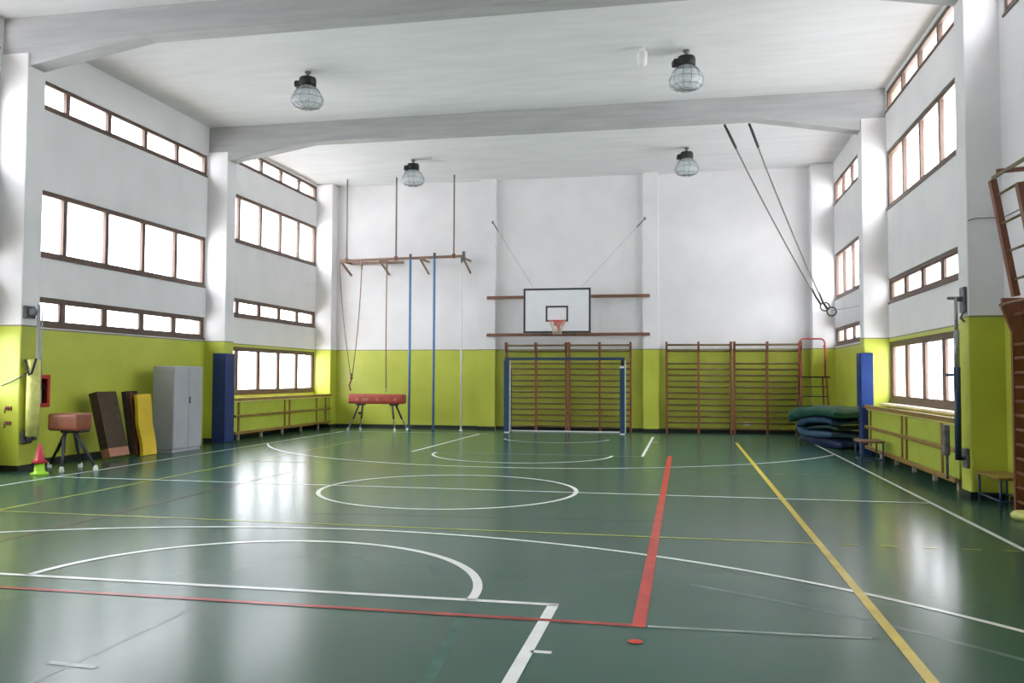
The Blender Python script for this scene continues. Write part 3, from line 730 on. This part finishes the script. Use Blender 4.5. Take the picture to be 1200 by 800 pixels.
t = thing('gym_board', 'dark brown board leaning on the left wall behind the yellow mat', 'board', (-10.5, 14.9, 0))
slab(bm, 14.84, 15.2, -10.38, -10.58, .10, 1.20, .05, .0); obj('board_panel', bm, M['black_brown'], t)
bm = BM(); slab(bm, 14.92, 14.98, -10.34, -10.54, .035, 1.20, .03, .0); obj('edge_batten', bm, M['wood_red'], t)
bm = BM(); slab(bm, 14.88, 15.32, -10.20, -10.38, .07, 1.18, .012, .0, n=16, wav=.035)
tag(obj('yellow_mat', bm, M['yellow_foam'], base=(-10.3, 15.0, 0)), 'bright yellow mat leaning against the left wall beside the grey cabinet', 'mat')

t = thing('metal_cabinet', 'tall grey two-door metal cabinet against the left wall', 'cabinet', (-10.3, 16.1, 0))
cx0, cx1, cy0, cy1, cz = -10.56, -10.08, 15.68, 16.72, 1.75
bm = BM(); box(bm, (cx0, cy0, .05), (cx1-.02, cy1, cz), .006); obj('body', bm, M['cabinet'], t)
bm = BM(); box(bm, (cx0+.02, cy0+.02, 0), (cx1-.03, cy1-.02, .05)); obj('plinth', bm, M['cabinet'], t)
ym = (cy0+cy1)/2
for a, b in ((cy0+.004, ym-.003), (ym+.003, cy1-.004)):
    bm = BM(); box(bm, (cx1-.018, a, .07), (cx1, b, cz-.02), .004)
    d = obj('door', bm, M['cabinet'], t)
    if a > ym-.1:
        bm = BM(); box(bm, (cx1, a+.02, .98), (cx1+.018, a+.05, 1.12), .004); obj('handle', bm, M['dark'], d)

# volleyball post stowed on the left pillar
t = thing('volleyball_post', 'silver volleyball post hung on the left pillar, wrapped in pale yellow padding', 'volleyball post', (-10.22, 12.18, .5))
px, py = -10.285, 12.16
bm = BM(); tube(bm, [(px, py, .50), (px, py, 2.70)], .027, 12); obj('pole', bm, M['steel'], t)
bm = BM(); tube(bm, [(px+.045, py+.03, 1.3), (px+.045, py+.03, 2.62)], .012, 8); obj('tension_tube', bm, M['steel'], t)
bm = BM(); lathe(bm, [(.07, .56), (.10, .57), (.105, 1.1), (.10, 1.80), (.07, 1.81)], (px-.04, py-.03, 0), 14); obj('padding', bm, M['cream_pad'], t)
for z in (2.58, .55):
    bm = BM(); box(bm, (XPL+.002, py-.13, z-.10), (XPL+.05, py+.10, z+.10), .012); bar(bm, (XPL+.04, py, z), (px, py, z), .05, .06)
    lathe(bm, [(.05, -.06), (.065, -.03), (.065, .04), (.04, .07)], (px-.10, py-.02, z), 12); obj('wall_bracket', bm, M['galv'], t)
bm = BM(); tube(bm, [(px-.13, py-.13, 1.80), (px-.02, py-.16, 1.56), (px+.03, py-.16, 1.58), (px+.06, py-.10, 1.82)], .018, 6); obj('strap', bm, M['black'], t)
bm = BM(); tube(bm, sag((px-.03, py-.17, 1.60), (-10.75, 11.93, 1.38), .02), .010, 6); obj('cord', bm, M['dark'], t)
for z, lab in ((1.02, 'upper rusty hook on the left pillar near the photo edge'), (.78, 'lower rusty hook on the left pillar near the photo edge')):
    bm = BM(); box(bm, (-10.72, 11.985, z-.03), (-10.60, 12.0, z+.03), .004); tube(bm, [(-10.66, 11.99, z), (-10.66, 11.92, z), (-10.64, 11.90, z-.07)], .014, 6)
    tag(obj('wall_hook', bm, M['wood_red'], base=(-10.66, 12.0, z)), lab, 'hook')

# ------------------------------------------------------------------ volleyball post stowed on the right pillar
t = thing('volleyball_post', 'blue volleyball post hung on the right pillar in front of the window', 'volleyball post', (3.6, 12.3, .5))
px, py = 3.50, 12.06
bm = BM(); tube(bm, [(px, py, .50), (px, py, 1.70)], .042, 12); obj('lower_pole', bm, M['blue_paint'], t)
bm = BM(); tube(bm, [(px, py, 1.70), (px, py, 2.18)], .036, 12); obj('middle_pole', bm, M['steel'], t)
bm = BM(); tube(bm, [(px, py, 2.18), (px, py, 2.62)], .022, 10); obj('upper_pole', bm, M['steel'], t)
bm = BM(); tube(bm, [(px-.10, py, 2.60), (XPR, py+.03, 2.60)], .02, 8); obj('top_arm', bm, M['galv'], t)
bm = BM(); tube(bm, [(px-.14, py, 1.60), (px, py, 1.60)], .017, 8); obj('net_hook', bm, M['blue_paint'], t)
bm = BM(); box(bm, (px-.17, py+.02, .55), (px-.09, py+.09, .95), .015); box(bm, (px-.14, py+.03, .25), (px-.11, py+.06, .56)); obj('winch', bm, M['galv'], t)
for z, h in ((2.58, .17), (.52, .13)):
    bm = BM(); box(bm, (XPR-.045, py-.03, z-h), (XPR-.002, py+.16, z+h), .02, 2); bar(bm, (px, py, z), (XPR-.02, py+.04, z), .05, .05)
    if z > 1: tube(bm, [(XPR-.03, py, z-.15), (XPR-.08, py-.01, z-.24), (XPR-.02, py+.04, z-.28)], .014, 6)
    obj('wall_bracket', bm, M['galv'], t)

# ------------------------------------------------------------------ benches
def bench(label, x0, x1, y0, y1, zt, seat, legm):
    t = thing('bench', label, 'bench', ((x0+x1)/2, (y0+y1)/2, 0))
    bm = BM(); box(bm, (x0, y0, zt-.035), (x1, y1, zt), .008); obj('seat', bm, seat, t)
    e = .03
    for x in (x0+e, x1-e):
        for y in (y0+e, y1-e):
            bm = BM(); tube(bm, [(x, y, 0), (x, y, zt-.035)], .016, 8); obj('leg', bm, legm, t)
    for x in (x0+e, x1-e):
        bm = BM(); tube(bm, [(x, y0+e, .10), (x, y1-e, .10)], .012, 8); obj('stretcher', bm, legm, t)
    for y in (y0+e, y1-e):
        bm = BM(); tube(bm, [(x0+e, y, .10), (x1-e, y, .10)], .012, 8); obj('stretcher', bm, legm, t)
    return t
bench('low wooden bench with blue legs in front of the near right pillar', 3.655, 4.03, 11.10, 11.90, .385, M['rail'], M['blue_paint'])
bench('small dark wooden bench with blue legs beside the right radiator cover', 3.08, 3.50, 16.15, 16.75, .44, M['wood'], M['blue_paint'])

bm = BM(); lathe(bm, [(.001, 0), (.13, 0), (.165, .03), (.17, .06), (.14, .09), (.001, .10)], (3.72, 10.42, 0), 32)
tag(obj('floor_cushion', bm, M['cream_pad'], base=(3.72, 10.42, 0)), 'pale yellow rounded cushion on the floor at the right photo edge', 'cushion')

# ------------------------------------------------------------------ heap of gym mats in the right corner
def ribbon(bm, path, th, w0, w1, o, u, v, jitter=.0, seed=1):
    """sweep: path of (s,z) along direction u, extruded along v from w0 to w1, rounded section"""
    rnd = random.Random(seed); P = [Vector((p[0], p[1])) for p in path]
    # resample smooth (Catmull-Rom)
    Q = []
    for i in range(len(P)-1):
        p0, p1, p2, p3 = P[max(i-1, 0)], P[i], P[i+1], P[min(i+2, len(P)-1)]
        for k in range(6):
            t_ = k/6; Q.append(.5*((2*p1)+(-p0+p2)*t_+(2*p0-5*p1+4*p2-p3)*t_*t_+(-p0+3*p1-3*p2+p3)*t_**3))
    Q.append(P[-1]); N = len(Q); nv = 8; rings = []
    for i, q in enumerate(Q):
        d = (Q[min(i+1, N-1)]-Q[max(i-1, 0)]).normalized(); nn = Vector((-d.y, d.x))
        endk = min(1, .45+.55*min(i, N-1-i)/3)
        h = th/2*endk
        row = []
        sec = [(-1, 0)] + [(-.96+1.92*k/(nv-1), 1) for k in range(nv)] + [(1, 0)] + [(.96-1.92*k/(nv-1), -1) for k in range(nv)]
        for a, b in sec:
            hh = h*(1+.10*math.sin(a*5+i*.7+seed))
            c = q + nn*hh*b
            w = (w0+w1)/2 + (w1-w0)/2*a*(1+.02*math.sin(i*.9+seed))
            lift = jitter*math.sin(a*3.1+i*.35+seed*2)
            row.append(bm.verts.new(Vector(o) + Vector(u)*c.x + Vector(v)*w + Vector((0, 0, max(c.y+lift, .01)))))
        rings.append(row)
    m = len(rings[0])
    for a, b in zip(rings, rings[1:]):
        for k in range(m):
            f = bm.faces.new((a[k], a[(k+1) % m], b[(k+1) % m], b[k])); f.smooth = True
    bm.faces.new(rings[0][::-1]); bm.faces.new(rings[-1])
O = (2.68, 21.9, 0); U = Vector((.26, -.966, 0)).normalized(); V_ = Vector((.966, .26, 0)).normalized()
def gym_mat(label, path, th, w0, w1, m, seed):
    bm = BM(); ribbon(bm, path, th, w0, w1, O, U, V_, .015, seed)
    tag(obj('gym_mat', bm, m, base=(3.3, 21.0, 0)), label, 'gym mat', 'heap of gym mats')
gym_mat('navy gym mat lying flat at the bottom of the heap', [(.15, .12), (.8, .10), (1.6, .10), (2.35, .10)], .18, .06, .74, M['mat_navy'], 1)
gym_mat('blue-grey gym mat folded over in the middle of the heap', [(2.1, .29), (1.2, .27), (.50, .26), (.16, .35), (.34, .50), (.9, .60), (1.5, .60), (2.1, .56)], .13, -.02, .78, M['mat_blue'], 2)
gym_mat('dark teal gym mat tucked inside the fold of the blue-grey one', [(.62, .385), (1.1, .43), (1.6, .45), (2.25, .44)], .07, .04, .80, M['mat_teal'], 3)
gym_mat('dark green gym mat draped over the top of the heap', [(-.22, .53), (.0, .65), (.45, .74), (1.2, .81), (1.9, .81), (2.35, .75)], .22, -.10, .72, M['mat_green'], 4)

# ------------------------------------------------------------------ umpire stand
t = thing('umpire_stand', 'red tubular umpire stand with black seat in the far right corner', 'umpire chair', (3.2, 23.7, 0))
xa, xb, yf, yb = 2.98, 3.60, 23.35, 23.95
def tb(name, pts, r=.022, m='redtube', par=None):
    bm = BM(); tube(bm, pts, r, 8); return obj(name, bm, M[m], par or t)
tb('back_hoop', [(xa+.08, yb, 1.59), (xa+.08, yb, 2.48), (xa+.12, yb, 2.57), (xa+.18, yb, 2.60), (xb+.02, yb, 2.60), (xb+.08, yb, 2.57), (xb+.12, yb, 2.48), (xb+.12, yb, 1.59)])
tb('armrest', [(xb+.02, yf, 1.59), (xb+.02, yf, 2.40), (xb+.09, yb, 2.40)]); 
tb('armrest', [(xa+.03, yf, 1.59), (xa+.03, yf, 1.95), (xa+.08, yb, 1.95)])
bm = BM(); box(bm, (xa+.02, yf-.02, 1.56), (xb+.14, yb+.02, 1.60), .008); obj('seat', bm, M['black'], t)
for x0, x1, y0, y1 in ((xa+.05, xa-.02, yf, yf-.25), (xb+.05, xb+.10, yf, yf-.25), (xa+.06, xa, yb, yb+.15), (xb+.05, xb+.12, yb, yb+.15)):
    tb('leg', [(x0, y0, 1.57), (x1, y1, 0)], .026, 'wood_red')
for z in (1.33, 1.08, .83, .58, .33):
    k = (1.57-z)/1.57
    bm = BM(); box(bm, (xa+.05-.07*k, yf-.25*k-.03, z-.014), (xb+.05+.05*k, yf-.25*k+.05, z+.014), .004); obj('step', bm, M['dark'], t)

# ------------------------------------------------------------------ small fittings
bm = BM(); box(bm, (-9.72, YB-.03, .40), (-9.60, YB-.001, .47), .006)
tag(obj('wall_socket', bm, M['black'], base=(-9.66, YB, .40)), 'small black wall socket on the green back wall left of the vaulting horse', 'socket')
bm = BM(); box(bm, (1.67, YB-.03, .22), (1.85, YB-.001, .32), .006)
tag(obj('wall_socket', bm, M['white'], base=(1.76, YB, .22)), 'small white wall socket low behind the right-hand wall bars', 'socket')
bm = BM()
tube(bm, [(XPR+.01, 11.988, 3.60), (XPR+.1, 11.988, 3.63), (XPR+.3, 11.988, 3.63), (XR-.01, 11.96, 3.62), (XR-.012, 11.4, 3.62), (XR-.012, 10.9, 3.72), (XR-.012, 9.5, 3.80)], .008, 5)
tag(obj('wall_cable', bm, M['cable'], base=(XPR+.2, 11.99, 3.6)), 'thin grey cable across the near right pillar towards the ladder frame', 'cable')

# ------------------------------------------------------------------ world and camera
w = bpy.data.worlds.new('overcast_sky'); bpy.context.scene.world = w; w.use_nodes = True
wn_ = w.node_tree.nodes; wl = w.node_tree.links; bg = wn_['Background']
tc = wn_.new('ShaderNodeTexCoord'); sx = wn_.new('ShaderNodeSeparateXYZ'); wl.new(tc.outputs['Generated'], sx.inputs[0])
rp = wn_.new('ShaderNodeValToRGB'); mr = wn_.new('ShaderNodeMapRange'); mr.inputs['From Min'].default_value = -.25; mr.inputs['From Max'].default_value = .6
wl.new(sx.outputs['Z'], mr.inputs['Value']); wl.new(mr.outputs['Result'], rp.inputs['Fac'])
rp.color_ramp.elements[0].position = .05; rp.color_ramp.elements[0].color = (.72, .72, .71, 1)
rp.color_ramp.elements[1].position = .85; rp.color_ramp.elements[1].color = (.97, .98, 1, 1)
for p_, c_ in ((.28, .42), (.45, .46), (.62, .75)): rp.color_ramp.elements.new(p_).color = (c_, c_, c_*1.02, 1)
wl.new(rp.outputs['Color'], bg.inputs['Color']); bg.inputs['Strength'].default_value = SKY
f, yaw, pitch, roll = 1004., .1965, .0415, .0037
fw = Vector((-math.sin(yaw)*math.cos(pitch), math.cos(yaw)*math.cos(pitch), math.sin(pitch)))
r0 = Vector((math.cos(yaw), math.sin(yaw), 0)); u0 = r0.cross(fw)
r = r0*math.cos(roll) + u0*math.sin(roll); u = -r0*math.sin(roll) + u0*math.cos(roll)
cam = bpy.data.cameras.new('camera'); co = bpy.data.objects.new('camera', cam); C.objects.link(co)
cam.sensor_width = 36; cam.lens = 36*f/1200; cam.clip_end = 200
m4 = Matrix.Identity(4)
for i in range(3): m4[i][0], m4[i][1], m4[i][2] = r[i], u[i], -fw[i]
m4[0][3], m4[1][3], m4[2][3] = 0, 0, 1.55
co.matrix_world = m4
sc = bpy.context.scene; sc.camera = co
sc.view_settings.view_transform = 'Standard'; sc.view_settings.look = 'None'
sc.view_settings.gamma = 1; sc.view_settings.exposure = .64; sc.view_settings.use_curve_mapping = False
sc.cycles.max_bounces = 10; sc.cycles.diffuse_bounces = 6; sc.cycles.glossy_bounces = 4
sc.cycles.use_denoising = True
sc.cycles.sample_clamp_indirect = 6
